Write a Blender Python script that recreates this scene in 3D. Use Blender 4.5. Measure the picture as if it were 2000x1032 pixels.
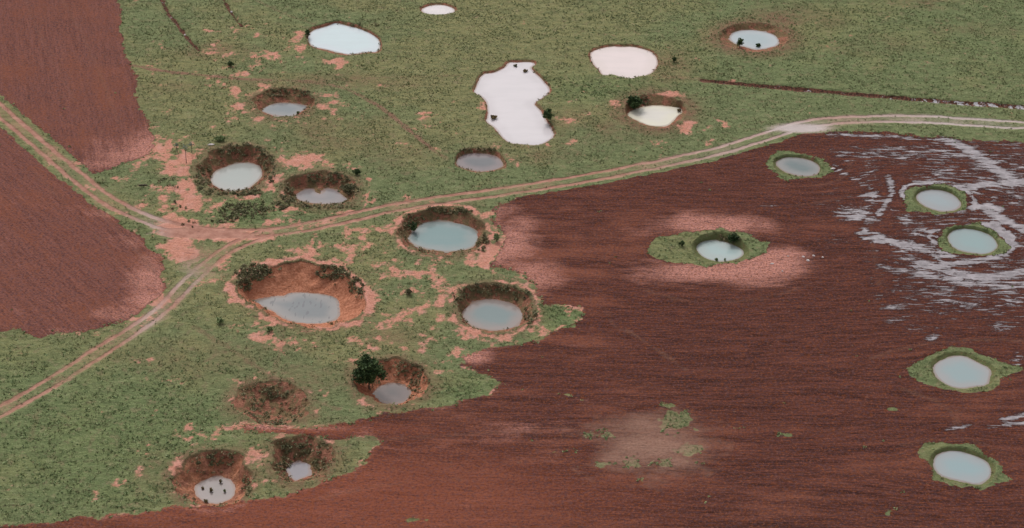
import bpy, math, random
import numpy as np

# ------------------------------------------------------------------ camera, sky, sun, exposure
scene = bpy.context.scene
for o in list(bpy.data.objects):
    bpy.data.objects.remove(o, do_unlink=True)
CAM_H = 148.0
PITCH = math.radians(32.0)           # looking down from a low aircraft
FPX = 4010.0                         # focal length in pixels of a 2000 px wide picture
cam_data = bpy.data.cameras.new("camera")
cam_data.sensor_width = 36.0
cam_data.lens = 36.0 * FPX / 2000.0
cam_data.clip_start = 1.0
cam_data.clip_end = 30000.0
cam = bpy.data.objects.new("camera", cam_data)
cam.location = (0, 0, CAM_H)
cam.rotation_euler = (math.radians(90.0) - PITCH, 0, 0)
scene.collection.objects.link(cam)
scene.camera = cam

SUN_EL = math.radians(50)
SUN_AZ = math.radians(-20)            # measured from +Y (beyond the craters) towards +X
world = bpy.data.worlds.new("World")
scene.world = world
world.use_nodes = True
wn, wl = world.node_tree.nodes, world.node_tree.links
wn.clear()
w_out = wn.new("ShaderNodeOutputWorld")
w_bg = wn.new("ShaderNodeBackground")
w_sky = wn.new("ShaderNodeTexSky")
w_sky.sky_type = 'NISHITA'
w_sky.sun_disc = False
w_sky.sun_elevation = SUN_EL
w_sky.sun_rotation = SUN_AZ
w_sky.dust_density = 4.0
w_sky.air_density = 1.0
w_sky.ozone_density = 1.0
w_hsv = wn.new("ShaderNodeHueSaturation")   # an overcast sky: the cloud layer takes nearly all of the blue away
w_hsv.inputs["Saturation"].default_value = 0.18
wl.new(w_sky.outputs[0], w_hsv.inputs["Color"])
wl.new(w_hsv.outputs[0], w_bg.inputs["Color"])
w_bg.inputs["Strength"].default_value = 0.14
wl.new(w_bg.outputs[0], w_out.inputs["Surface"])

sun_d = bpy.data.lights.new("sun", 'SUN')
sun_d.energy = 1.0
sun_d.angle = math.radians(14)
sun_d.color = (1.0, 0.95, 0.92)
sun = bpy.data.objects.new("sun", sun_d)
sx, sy, sz = math.sin(SUN_AZ) * math.cos(SUN_EL), math.cos(SUN_AZ) * math.cos(SUN_EL), math.sin(SUN_EL)
from mathutils import Vector
sun.rotation_euler = Vector((sx, sy, sz)).to_track_quat('Z', 'Y').to_euler()
sun.location = (0, 200, 300)
scene.collection.objects.link(sun)

scene.view_settings.view_transform = 'Standard'
scene.view_settings.look = 'None'
scene.view_settings.gamma = 1.0
scene.view_settings.exposure = 0.0

rng = np.random.default_rng(7)
random.seed(7)

# ------------------------------------------------------------------ where things lie
CP, SP = math.cos(PITCH), math.sin(PITCH)

def at(px, py, z=0.0):
    """ground point that the picture shows at (px, py), for a surface at height z"""
    a = (px - 1000.0) / FPX
    b = -(py - 516.0) / FPX
    dx, dy, dz = a, CP + b * SP, -SP + b * CP
    t = (z - CAM_H) / dz
    return dx * t, dy * t

def poly(pts, z=0.0):
    return np.array([at(p[0], p[1], z) for p in pts])

def to_px(x, y):
    dep = y * CP + CAM_H * SP
    return 1000.0 + FPX * x / dep, 516.0 - FPX * (y * SP - CAM_H * CP) / dep

# ------------------------------------------------------------------ small numeric tools
def vnoise(x, y, seed):
    r = np.random.default_rng(seed).random((256, 256))
    xi = np.floor(x).astype(np.int64); yi = np.floor(y).astype(np.int64)
    fx = x - xi; fy = y - yi
    fx = fx * fx * (3 - 2 * fx); fy = fy * fy * (3 - 2 * fy)
    x0 = xi & 255; x1 = (xi + 1) & 255; y0 = yi & 255; y1 = (yi + 1) & 255
    return (r[x0, y0] * (1 - fx) + r[x1, y0] * fx) * (1 - fy) + (r[x0, y1] * (1 - fx) + r[x1, y1] * fx) * fy

def fbm(x, y, size, octaves=4, seed=1, rough=0.55):
    """0..1, mean about .5; size = metres of the largest feature"""
    s = 0.0; a = 1.0; t = 0.0; f = 1.0 / size
    for k in range(octaves):
        s = s + a * vnoise(x * f + 17.3 * k, y * f - 9.1 * k, seed * 31 + k)
        t += a; a *= rough; f *= 2.03
    return s / t

def sstep(a, b, v):
    t = np.clip((v - a) / (b - a), 0, 1)
    return t * t * (3 - 2 * t)

def inside(P, x, y):
    res = np.zeros(x.shape, bool)
    n = len(P)
    for i in range(n):
        x0, y0 = P[i]; x1, y1 = P[(i + 1) % n]
        if y0 == y1: continue
        c = ((y0 > y) != (y1 > y)) & (x < (x1 - x0) * (y - y0) / (y1 - y0) + x0)
        res ^= c
    return res

def edge_dist(P, x, y, closed=True):
    d = np.full(x.shape, 1e9)
    n = len(P)
    for i in range(n if closed else n - 1):
        x0, y0 = P[i]; x1, y1 = P[(i + 1) % n]
        vx, vy = x1 - x0, y1 - y0
        t = np.clip(((x - x0) * vx + (y - y0) * vy) / (vx * vx + vy * vy + 1e-9), 0, 1)
        d = np.minimum(d, np.hypot(x - x0 - t * vx, y - y0 - t * vy))
    return d

def sdist(P, x, y):
    d = edge_dist(P, x, y)
    return np.where(inside(P, x, y), -d, d)

def smooth_poly(P, closed=True, n=2):
    for _ in range(n):
        Q = []
        m = len(P)
        rng_i = range(m) if closed else range(m - 1)
        if not closed: Q.append(P[0])
        for i in rng_i:
            a, b = P[i], P[(i + 1) % m]
            Q.append(a * .75 + b * .25); Q.append(a * .25 + b * .75)
        if not closed: Q.append(P[-1])
        P = np.array(Q)
    return P

# ------------------------------------------------------------------ the craters, traced: (name, D, rim, water, edge colour, deep colour, label ...)
# D = depth of the water below the field; rim = a traced outline, or the width of the bank in metres
W = (.62, .53, .52)
CR = [
 dict(D=.30, rim=.5, c0=(.66,.60,.60), c1=(.72,.65,.64), scrub=.2, lab="small flat pale pink pond alone in the green grass at the top edge",
  water=[(822,20),(835,13),(855,10),(875,12),(889,20),(884,27),(858,30),(832,28)]),
 dict(D=.45, rim=[(597,80),(601,54),(622,49),(645,41),(660,38),(690,46),(722,57),(747,76),(746,104),(712,105),(688,110),(665,108),(635,101),(606,94)], c0=(0.546,0.598,0.625), c1=(0.528,0.616,0.634), scrub=.6, lab="wide pale blue pond with an angular outline beside pink bare soil",
  water=[(601,80),(608,60),(640,52),(655,44),(668,49),(700,56),(725,66),(743,80),(740,103),(712,101),(690,107),(670,105),(640,97),(612,92)]),
 dict(D=.30, rim=.45, c0=(.68,.58,.55), c1=(.73,.62,.60), scrub=.2, lab="broad creamy white pond filled to its brim in the green meadow",
  water=[(1151,106),(1165,97),(1195,91),(1214,93),(1235,91),(1262,98),(1277,106),(1286,122),(1277,140),(1262,149),(1247,150),(1233,155),(1218,153),(1200,147),(1190,147),(1180,149),(1173,143),(1172,138),(1160,128)]),
 dict(D=.8, rim=[(1402,72),(1420,52),(1460,45),(1500,47),(1535,60),(1543,78),(1528,93),(1500,101),(1470,102),(1440,97),(1412,88)], c0=(0.420,0.450,0.465), c1=(0.360,0.427,0.443), scrub=.5, brown=1, lab="pale blue pond in a brown grassy ring with two dark shrubs at its edge",
  water=[(1425,74),(1432,63),(1455,59),(1480,60),(1510,67),(1522,80),(1517,90),(1495,95),(1478,98),(1450,90),(1430,83)]),
 dict(D=.28, rim=.45, c0=(.60,.55,.56), c1=(.65,.60,.61), scrub=.5, lab="long hourglass shaped whitish pond made of two joined craters",
  water=[(925.5,181),(931,168),(941.7,145),(964.7,143.6),(977,138),(988,131.5),(994,122),(1008,123),(1022,122),(1040,122),(1044,127),(1035,133),(1042,141),(1059,157),(1074,175),(1070,184),(1059,193),(1042,203),(1049.5,211),(1060,223.5),(1066,238),(1076,250),(1083,267),(1064,280),(1047,285),(1025,283),(998.6,281),(984,272),(973,257),(964.7,247.7),(949,238),(954,228),(952.6,201.7),(943,189.6),(931,184)]),
 dict(D=.6, rim=[(885,320),(893,298),(912,290),(945,288),(975,295),(989,316),(988,328),(975,334),(945,339),(912,336),(890,327)], c0=(0.223,0.180,0.180), c1=(0.136,0.136,0.143), scrub=.5, lab="dull grey oval pond with a pinkish shore just below the hourglass pond",
  water=[(889,316),(900,303),(925,299),(950,301),(972,306),(985,322),(975,330),(945,336),(915,332),(895,325)]),
 dict(D=1.0, rim=[(1219,225),(1224,203),(1240,190),(1275,183),(1310,190),(1333,203),(1342,215),(1336,228),(1318,240),(1305,249),(1285,251),(1262,249),(1245,241),(1228,232)], c0=(.68,.64,.52), c1=(.66,.62,.55), scrub=1.2, brown=1, lab="cream pond with a ragged outline under a dark brushy bank and red soil",
  water=[(1225,222),(1236,215),(1262,208),(1285,207),(1313,209),(1330,210),(1334.5,221),(1324,226),(1319,232),(1313,238),(1304.7,245.5),(1287.6,247.6),(1266,245.5),(1253.5,240),(1236,232.7),(1226,228)]),
 dict(D=1.3, rim=[(502,213),(497,196),(510,181),(540,173),(575,173),(604,183),(613,198),(605,212),(590,224),(565,232),(535,230),(512,223)], c0=(0.240,0.240,0.240), c1=(0.174,0.198,0.210), scrub=1.6, lab="small grey pond in a dark hollow straight below the angular pale blue pond",
  water=[(509,215),(527,205),(550,201),(570,203),(587,205),(601,207),(598,213),(587,218),(577,226),(560,228),(533,225),(515,219)]),
 dict(D=1.8, verge=1, rim=[(385,340),(395,312),(418,294),(460,283),(500,288),(525,304),(533,325),(527,345),(508,360),(485,374),(455,379),(425,374),(403,365)], c0=(0.377,0.377,0.353), c1=(0.353,0.377,0.353), scrub=2.2, lab="round milky grey green pond in a deep dark crater beside the track junction",
  water=[(412.8,349),(420.6,336),(441.6,326),(462.5,319),(486,318.5),(504,323),(513.5,334),(509.6,345.5),(499,357),(481,370),(454.7,374),(428.5,369),(415,360)]),
 dict(D=1.6, verge=1, rim=[(553,372),(560,350),(580,341),(620,335),(660,338),(690,352),(698,370),(694,388),(686,400),(660,403),(620,402),(585,398),(565,388)], c0=(0.258,0.224,0.224), c1=(0.204,0.197,0.204), scrub=2.4, lab="murky grey pond half hidden by overgrown soil slumping from its far bank",
  water=[(575,383),(585.5,374),(601,369),(613,370),(618,378),(626,380),(633,376),(636,369),(643,368),(658.7,373),(669,383),(685,394),(672,397),(651,398.6),(611.6,398),(585.5,392.6)]),
 dict(D=1.3, rim=[(778,452),(790,424),(825,409),(870,405),(915,413),(943,433),(949,455),(945,475),(928,487),(900,495),(870,497),(832,492),(805,483),(785,471)], c0=(0.245,0.279,0.272), c1=(0.170,0.258,0.258), scrub=1.2, ring=1.05, lab="large turquoise pond below the main track with a dark shrub on its left shore",
  water=[(796.7,464),(812.7,447),(827,434),(868,432),(903,438),(923,445),(935,457),(932,473),(923,483),(900,490),(871,492),(836,487),(812.7,480),(799.6,471.6)]),
 dict(D=1.5, rim=[(885,600),(890,572),(920,558),(965,553),(1015,561),(1038,580),(1043,605),(1032,628),(1012,642),(985,651),(948,650),(915,641),(895,622)], c0=(0.273,0.229,0.211), c1=(0.174,0.223,0.223), scrub=1.6, ring=.9, lab="round blue grey pond with brown edges beside a green weed patch",
  water=[(903,612.6),(914,596.6),(937.7,586),(955,585),(972.6,586),(1001.6,593.7),(1022,609.7),(1020.5,624),(1007.4,638.7),(984,646),(949,645),(920,636),(905.7,624)]),
 dict(D=2.3, rim=[(463,566),(466,545),(490,529),(530,521),(570,514),(610,512),(650,521),(690,543),(712,573),(715,600),(698,622),(665,634),(635,638),(600,639),(570,634),(545,625),(520,610),(495,598),(475,586)], c0=(0.267,0.248,0.236), c1=(0.167,0.180,0.186), scrub=1.0, ring=1.1, spots=1, rust=1, lab="largest crater with a steep rust red far wall above a drop shaped grey pond",
  water=[(494,589),(519,583),(540,580),(558,581),(563,576),(570.6,574),(592,572),(622,575),(649.5,579),(657,583),(659,589),(663,612),(658,623),(634.5,632),(602.6,633.5),(575,629),(553.5,621),(532,606),(511,597)]),
 dict(D=1.9, rim=[(690,747),(697,722),(725,707),(765,701),(805,707),(832,728),(836,755),(822,778),(800,789),(775,794),(745,791),(712,775)], c0=(0.174,0.133,0.124), c1=(0.118,0.102,0.099), scrub=1.4, rust=.8, lab="crater with a small brown pond and a dark green tree on its slope",
  water=[(732,766),(742.6,754),(762,748),(784,751),(800,761),(803,770),(795,782.6),(780,788),(751.6,786),(737,777)]),
 dict(D=1.6, rim=[(458,792),(462,764),(486,748),(530,741),(578,748),(602,773),(604,802),(586,822),(548,833),(503,833),(470,818)], dry=1, scrub=1.6, c0=W, c1=W, lab="dry crater without water overgrown with brown and green brush",
  water=[(512,808),(530,800),(552,802),(562,811),(545,818),(522,817)]),
 dict(D=2.1, rim=[(338,947),(345,907),(375,887),(420,880),(462,885),(490,910),(494,945),(480,970),(455,983),(425,991),(395,988),(360,973)], c0=(0.302,0.252,0.238), c1=(0.274,0.238,0.223), scrub=1.6, ring=.5, rust=.6, lab="round beige pond dotted with dark tufts near the lower left corner",
  water=[(381,960),(386,945),(400,937.5),(412,932),(425,930),(445,935),(455,945),(460,960),(452.5,975),(435,981),(420,985),(400,980),(387.5,972)]),
 dict(D=2.0, rim=[(530,907),(535,872),(560,857),(600,854),(638,863),(653,885),(650,912),(630,930),(600,941),(575,944),(550,937)], c0=(0.245,0.224,0.245), c1=(0.204,0.190,0.224), scrub=2.6, lab="tiny lilac grey puddle in a steep brushy crater right of the beige pond",
  water=[(558.7,919.5),(562,911),(566,904),(574,906),(581,901),(590,904),(599.5,904),(607,909),(603,916),(607,923),(599.5,931.6),(589,934),(578,941),(571,934),(565,931.6),(566,924)]),
 dict(D=.4, rim=[(1508,320),(1518,306),(1545,301),(1580,305),(1602,316),(1609,332),(1598,344),(1568,349),(1530,341),(1512,331)], c0=(0.252,0.245,0.238), c1=(0.143,0.177,0.177), green=1, scrub=.5, lab="oval grey pond with dark centre in a green ring near the wet track bend",
  water=[(1513.5,320),(1524,310),(1545,306),(1576.5,311.5),(1597.5,320),(1603,332.5),(1594,343),(1566,345),(1531,336)]),
 dict(D=.4, rim=[(1782,385),(1792,369),(1825,365),(1860,371),(1880,388),(1884,402),(1873,414),(1842,418),(1808,411),(1787,397)], c0=(0.315,0.323,0.330), c1=(0.300,0.345,0.360), green=1, scrub=.4, lab="pale blue pond in a green ring edged by a thin white puddle line",
  water=[(1788,384),(1799,373),(1827,370),(1855,376.5),(1873,389),(1878,400),(1867,410.6),(1842,414),(1814.5,407.5),(1794,395)]),
 dict(D=.4, rim=[(1843,468),(1851,448),(1876,441),(1912,444),(1941,456),(1955,476),(1950,490),(1928,501),(1893,498),(1860,490)], c0=(0.281,0.335,0.335), c1=(0.265,0.351,0.351), green=1, scrub=.4, lab="turquoise oval pond at the right border with arcs of standing water below it",
  water=[(1850,468),(1856,452.5),(1876.5,446),(1907.5,449),(1935.5,460),(1949.4,476),(1946,488),(1926,497.5),(1895,494),(1864,486.7)]),
 dict(D=.9, rim=[(1350,487),(1357,468),(1385,457),(1415,454),(1440,460),(1462,482),(1463,500),(1448,511),(1425,516),(1392,515),(1365,507)], c0=(0.374,0.425,0.408), c1=(0.357,0.451,0.442), green=.8, scrub=1.8, lab="light turquoise pond ringed by pink bare soil amid the ploughed field",
  water=[(1356.5,485),(1367,473),(1388,469),(1409,471),(1424,476),(1445,483.5),(1454,495.5),(1442,506),(1424,510.5),(1394,510.5),(1373,503)]),
 dict(D=.35, rim=.6, c0=(0.335,0.335,0.335), c1=(0.281,0.351,0.359), green=1, scrub=.5, lab="six sided grey blue pond with green wedges pointing left and right",
  water=[(1821,721.7),(1829,708),(1856,697),(1882,695),(1905,706.5),(1935,721.7),(1933.6,735),(1928,754),(1905,755),(1878.5,760),(1852,754),(1833,740.6)]),
 dict(D=.45, rim=[(1813,900),(1825,878),(1860,870),(1905,879),(1935,895),(1946,920),(1937,941),(1910,952),(1877,945),(1840,938),(1821,922)], c0=(0.328,0.351,0.359), c1=(0.281,0.367,0.382), green=1, scrub=.6, lab="round pale turquoise pond with a thin green rim in the lower right corner",
  water=[(1821.5,902),(1831,887),(1863,879),(1901,889),(1928,902),(1938.5,921),(1930,938),(1909,947.6),(1878.5,940),(1844,932.5),(1827,921)]),
]

# ------------------------------------------------------------------ the terrain grid
def axis(lo, hi, step, far):
    core = np.arange(lo, hi + step, step)
    out = [core[-1]]; s = step
    while out[-1] < far:
        s *= 1.25; out.append(out[-1] + s)
    neg = [core[0]]; s = step
    while neg[-1] > -far:
        s *= 1.25; neg.append(neg[-1] - s)
    return np.concatenate([np.array(neg[1:])[::-1], core, np.array(out[1:])])

STEP = 0.18
gx = axis(-94, 94, STEP, 9000.0)
gy = axis(172, 332, STEP, 9000.0)
NX, NY = len(gx), len(gy)
X, Y = np.meshgrid(gx, gy)          # rows = y
PX, PY = to_px(X, np.maximum(Y, 60.0))
core = (X > -95) & (X < 95) & (Y > 171) & (Y < 333)

Z = (fbm(X, Y, 3.0, 3, 5) - .5) * .16 + (fbm(X, Y, .8, 2, 6) - .5) * .07
far_d = np.maximum(np.abs(X) - 150, 0) + np.maximum(np.abs(Y - 250) - 180, 0)
Z = Z + (fbm(X, Y, 700, 4, 8) - .5) * 22 * sstep(0, 900, far_d)

# jittered picture coordinates, for ragged outlines of the painted fields
jx = (fbm(X, Y, 2.6, 5, 11, .68) - .5) * 34
jy = (fbm(X, Y, 2.6, 5, 12, .68) - .5) * 19

def pxpoly(pts):
    """mask of a traced region of the ground, with ragged edge"""
    return inside(np.array(pts, float), PX + jx, PY + jy)

def soft(pts, width):
    """like pxpoly but 1 deep inside, fading over 'width' px at the edge"""
    m = sdist(np.array(pts, float), PX + jx, PY + jy * 1.0)
    return sstep(width * .5, -width * .5, m)

def blob(cx, cy, rx, ry, s=1.0):
    r = np.hypot((PX - cx) / rx, (PY - cy) / ry)
    return s * np.clip(1.35 - .75 * r, 0, 1)

print("grid", NX, NY)
field_l1 = soft([(-900,-700),(215,-700),(226,-40),(232,0),(240,70),(262,150),(272,205),(290,250),(303,285),(270,312),(215,330),(175,338),(130,300),(60,246),(0,200),(-900,-560)], 9)
field_l2 = soft([(-900,-430),(0,243),(60,287),(130,344),(185,388),(240,438),(296,484),(318,503),(318,540),(328,575),(305,600),(265,620),(230,634),(180,643),(120,651),(85,665),(60,655),(30,638),(0,645),(-900,700)], 9)
field_r0 = soft([(1520,268),(1560,259),(1620,258),(1700,258),(1800,264),(1995,277),(2900,310),(2900,2200),(-900,2200),(-900,1120),(0,1031),(60,1022),(150,1012),(230,1005),(340,990),(440,987),(520,977),(600,955),(640,938),(690,922),(712,905),(722,880),(740,862),(700,852),(640,860),(600,850),(480,842),(470,832),(520,833),(600,838),(700,820),(800,803),(860,795),(930,775),(968,762),(976,748),(955,733),(900,715),(905,690),(960,682),(1000,678),(1040,668),(1090,648),(1140,620),(1135,603),(1100,600),(1060,600),(1040,560),(1030,540),(960,520),(975,490),(985,460),(960,425),(975,400),(1050,376),(1120,363),(1200,345),(1350,312),(1480,280)], 16)

field_r = np.clip(field_r0, 0, 1)
bareV = np.zeros_like(X)
bareV = np.maximum(bareV, .62 * np.exp(-((field_r - .5) / .35) ** 2) * (PY > 380) * (PX < 1150))
for b in [(355,320,40,44,.95),(365,370,26,60,.95),(330,390,26,40,.75),(395,400,46,30,.95),(345,450,50,30,1.15),(410,462,110,22,1.0),(200,325,60,14,.75),(210,415,50,16,.55),(255,465,45,22,.6),(300,515,20,30,.6),(600,436,120,14,.6),(352,485,38,34,1.2),(300,295,70,34,1.0),(390,300,30,20,.9),(255,350,60,20,.55),(460,388,60,10,.8),(780,455,16,50,.7),(960,440,30,40,.75),(640,640,80,8,.85),(720,590,12,40,.95),(540,640,60,10,.75),(455,590,14,30,.7),(430,380,14,20,.8),(545,350,10,40,.7),(585,314,48,20,.95),(425,388,48,9,.9),
          (520,108,46,13,.85),(410,100,25,10,.5),(498,70,12,6,.8),(585,85,14,34,.75),(650,122,60,7,.7),(663,130,10,7,.9),(580,72,8,12,.6),(420,60,20,5,.6),
          (470,205,20,10,.85),(455,175,16,8,.7),(545,235,20,5,.8),(600,243,12,6,.8),(520,165,35,6,.6),(640,190,20,8,.7),(740,400,40,18,.75),(700,385,22,18,.7),(790,392,18,8,.6),
          (690,330,8,3,.6),(945,215,12,20,.7),(935,240,9,15,.8),(1100,236,34,8,.95),(1290,188,34,9,.9),(1345,250,26,12,.75),(1180,235,34,22,.45),(1420,160,30,4,.7),
          (500,512,30,14,.7),(590,492,30,14,.75),(700,505,32,22,.85),(650,480,25,10,.6),(735,540,22,30,.8),(780,520,30,30,.62),(770,575,30,16,.7),(740,620,24,18,.5),
          (820,540,30,18,.7),(470,640,40,14,.85),(510,655,30,14,.9),(560,665,40,16,.75),(620,680,30,12,.75),(530,690,40,10,.7),(860,600,14,26,.9),(905,655,40,16,.8),(985,665,34,12,.8),(1045,650,26,14,.85),(1055,625,12,20,.8),
          (850,510,60,20,.72),(950,500,60,26,.9),(1000,470,50,30,.9),(1010,440,40,20,.8),(985,410,30,14,.7),(1040,540,60,30,.7),
          (290,565,40,50,.95),(250,615,60,18,.85),(150,650,70,9,.6),(250,300,70,28,.8),(1390,440,95,20,1.1),(1480,522,85,32,1.15),(1390,532,130,20,.95),(1520,505,50,22,1.05),(1290,515,50,14,.45),(1290,452,60,14,.4),(1500,462,40,14,.4),(1450,545,120,20,.5),
          (925,698,34,16,.8),(860,727,20,6,.9),(820,700,14,6,.5),(450,775,16,22,.7),(500,905,24,16,.7),(480,900,16,20,.9),(340,925,22,24,.7),(350,965,22,14,.7),(320,945,20,12,.5),(560,836,110,6,.8),(1030,840,90,20,.35),
          (360,700,40,20,.35),(500,860,30,8,.6),(640,870,14,18,.6),(560,760,40,6,.4),(420,800,10,12,.6),(715,860,20,30,.5),(660,900,18,10,.6),(1480,545,80,20,.8),(1330,500,60,6,.2)]:
    bareV = np.maximum(bareV, blob(*b))
patch = blob(750, 560, 330, 150, .42) * (1 - blob(300, 700, 120, 80)) 
patch = np.maximum(patch, blob(430, 380, 280, 80, .40))
patch = np.maximum(patch, blob(560, 200, 170, 60, .36))
patch = np.maximum(patch, blob(1060, 250, 340, 60, .30))
patch = np.maximum(patch, blob(500, 110, 130, 60, .34))
patch = np.maximum(patch, blob(450, 900, 260, 110, .32))
patch = np.maximum(patch, blob(640, 760, 240, 90, .26))

# craters: height, banks, rings round them
bank = np.zeros_like(X); collar = np.zeros_like(X); rust = np.zeros_like(X); brown = np.zeros_like(X); shoreD = np.full_like(X, 9.0)
crater_id = np.full(X.shape, -1, int)
for k, c in enumerate(CR):
    wp = smooth_poly(poly(c['water'], -c['D']), True, 1 if c['D'] < .5 else 2)
    c['wp'] = wp
    cx, cy = wp.mean(0)
    c['c'] = (cx, cy)
    i0, i1 = np.searchsorted(gx, [cx - 22, cx + 22]); j0, j1 = np.searchsorted(gy, [cy - 22, cy + 22])
    s = (slice(j0, j1), slice(i0, i1))
    x, y = X[s], Y[s]
    rag = .55 if c['D'] > 1 else .28
    xx = x + (fbm(x, y, 1.6, 3, 40 + k) - .5) * rag; yy = y + (fbm(x, y, 1.6, 3, 80 + k) - .5) * rag
    sw = sdist(wp, xx, yy)
    if isinstance(c['rim'], float):
        sr = sdist(wp, x + (fbm(x, y, 1.2, 3, 140 + k) - .5) * .5, y) - c['rim']
    else:
        wob = 1.9 if c['D'] > 1 else .6
        sr = sdist(smooth_poly(poly(c['rim']), True, 2), x + (fbm(x, y, 2.4, 3, 140 + k) - .5) * wob, y + (fbm(x, y, 2.4, 3, 180 + k) - .5) * wob)
        sr = np.minimum(sr, sw - .12)
    t = np.where(sw <= 0, 1.0, np.clip(-sr, 0, None) / (np.clip(-sr, 0, None) + np.clip(sw, 1e-6, None)))
    ang = np.arctan2(y - cy, x - cx)
    gul = (fbm(ang * 2.2 + 20, sw * .25 + 9, 1.0, 3, 300 + k) - .5) * .55 * np.sin(np.pi * t) * (c['D'] > .7)
    p = 1 - (1 - np.clip(t + gul, 0, 1)) ** 1.35
    if c.get('dry'): p = sstep(0, 1, t) * .6 + t * .4
    und = 0 if c.get('dry') else .12 + .45 * np.clip(-sw, 0, 1.2)
    rough = (fbm(x, y, 1.3, 3, 60 + k) - .5) * .5 * min(c['D'], 1.6) * np.sin(np.pi * np.clip(t, 0, 1)) 
    lip = .10 * np.exp(-np.clip(sr, 0, None) / 1.2) * np.minimum(c['D'], 1.5) * (sr > 0)
    zin = -c['D'] * p + rough - und * (sw < 0)
    Z[s] = np.where(sr < 0, zin + Z[s] * .5 * (1 - t), Z[s] + lip)
    c['in'] = s
    bank[s] = np.maximum(bank[s], sstep(.15, -.25, sr))
    rust[s] = np.maximum(rust[s], sstep(.1, -.3, sr) * c.get('rust', .15))
    brown[s] = np.maximum(brown[s], np.exp(-np.clip(sr - .2, 0, None) ** 2 / (5.0 if c.get('brown') else 1.6)) * (c.get('brown', .75 if c['D'] > 1 else .0)))
    rr = np.exp(-((sr - .8) / .65) ** 2) * c.get('ring', 0.5 if c['D'] > 1 else 0)
    bareV[s] = np.maximum(bareV[s], rr)
    if c.get('verge'): bareV[s] = bareV[s] * (1 - .75 * np.exp(-((sr - .3) / .7) ** 2)) ; bareV[s] = np.maximum(bareV[s], .95 * np.exp(-((sr - 2.0) / .55) ** 2) * (y < cy + 3))
    patch[s] = patch[s] * (1 - .6 * sstep(.5, 0, sr))
    crater_id[s] = np.where(sr < .55, k, crater_id[s])
    shoreD[s] = np.minimum(shoreD[s], np.abs(sw))
    if c.get('green') and k in (21,):
        collar[s] = np.maximum(collar[s], sstep(1.0, .7, sr + (fbm(x, y, 1.5, 3, 260) - .5)))
COL = [[(1490,316),(1510,297),(1550,293),(1585,298),(1613,318),(1619,334),(1607,348),(1575,351),(1530,350),(1505,336)],
       [(1769,370),(1785,361),(1825,358),(1862,363),(1887,383),(1895,395),(1894,412),(1885,417),(1845,420),(1800,416),(1774,412),(1768,390)],
       [(1828,463),(1840,447),(1875,438),(1915,439),(1947,452),(1965,475),(1972,488),(1950,497),(1925,503),(1885,502),(1850,494),(1833,478)],
       [(1263,476),(1285,464),(1340,455),(1400,450),(1445,454),(1505,472),(1503,490),(1470,506),(1440,518),(1400,520),(1350,517),(1290,510),(1268,495)],
       [(1773,722),(1800,701),(1850,686),(1890,684),(1940,698),(1975,711),(2000,722),(1975,735),(1940,752),(1920,760),(1880,766),(1850,762),(1800,748),(1778,735)],
       [(1791,880),(1810,866),(1860,862),(1900,867),(1932,890),(1955,912),(1978,938),(1950,944),(1910,955),(1870,951),(1833,940),(1808,910)]]
for P in COL:
    collar = np.maximum(collar, sstep(.42, .78, soft(P, 13) + (fbm(X, Y, 1.6, 4, 57, .7) - .5) * 1.1))
# tongues of weeds in the ploughed field
weed = np.maximum.reduce([blob(1325, 825, 40, 22, .78), blob(1350, 878, 44, 13, .66), blob(1270, 905, 100, 14, .56), blob(1150, 908, 50, 8, .58), blob(1180, 850, 45, 12, .50), blob(1090, 880, 40, 10, .5), blob(1120, 770, 26, 7, .6), blob(1450,835,60,12,.42), blob(1530,850,22,5,.62), blob(820,1015,40,6,.6), blob(1740,800,18,4,.7), blob(1745,1000,50,12,.5), blob(1245,935,20,10,.6), blob(1280,790,60,8,.5), blob(1105,618,34,22,.8)])
dry = np.clip(blob(1262, 868, 80, 44, 1.0) + (fbm(X, Y * 2, 4, 5, 58, .68) - .5) * 1.3 * (blob(1262, 868, 95, 52) > 0), 0, 1)

# roads and tracks -------------------------------------------------
def line(pts, n=3):
    return smooth_poly(poly(pts), False, n)
R1 = line([(-300,-40),(-60,165),(0,217),(60,268),(120,320),(180,370),(230,403),(280,426),(330,443),(400,453),(470,457),(540,453),(620,440),(700,421),(780,403),(860,391),(940,380),(1020,368),(1100,356),(1180,342),(1260,326),(1330,311),(1400,296),(1460,278),(1510,262),(1550,248),(1600,238),(1660,233),(1740,231),(1820,233),(1900,239),(1995,244),(2300,262)])
R2 = line([(520,456),(470,474),(430,497),(390,530),(352,568),(320,603),(270,640),(200,684),(140,723),(70,766),(0,803),(-120,868),(-400,1010)])
d1 = np.full_like(X, 1e3); d2 = d1.copy()
vis = core
d1[vis] = edge_dist(R1, X[vis], Y[vis], False)
d2[vis] = edge_dist(R2, X[vis], Y[vis], False)
wj = (fbm(X, Y, 1.5, 3, 21) - .5)
wj2 = (fbm(X, Y, 9, 2, 22) - .5)
def ruts(d, half, wid):
    return sstep(wid + .22, wid - .12, np.abs(d + wj * .35 + wj2 * .3 - half))
rut1 = ruts(d1, 1.0, .34); rut2 = ruts(d2, .95, .34)
body1 = sstep(2.2, 1.3, d1 + wj * 1.1); body2 = sstep(2.3, 1.3, d2 + wj * 1.1)
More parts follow.
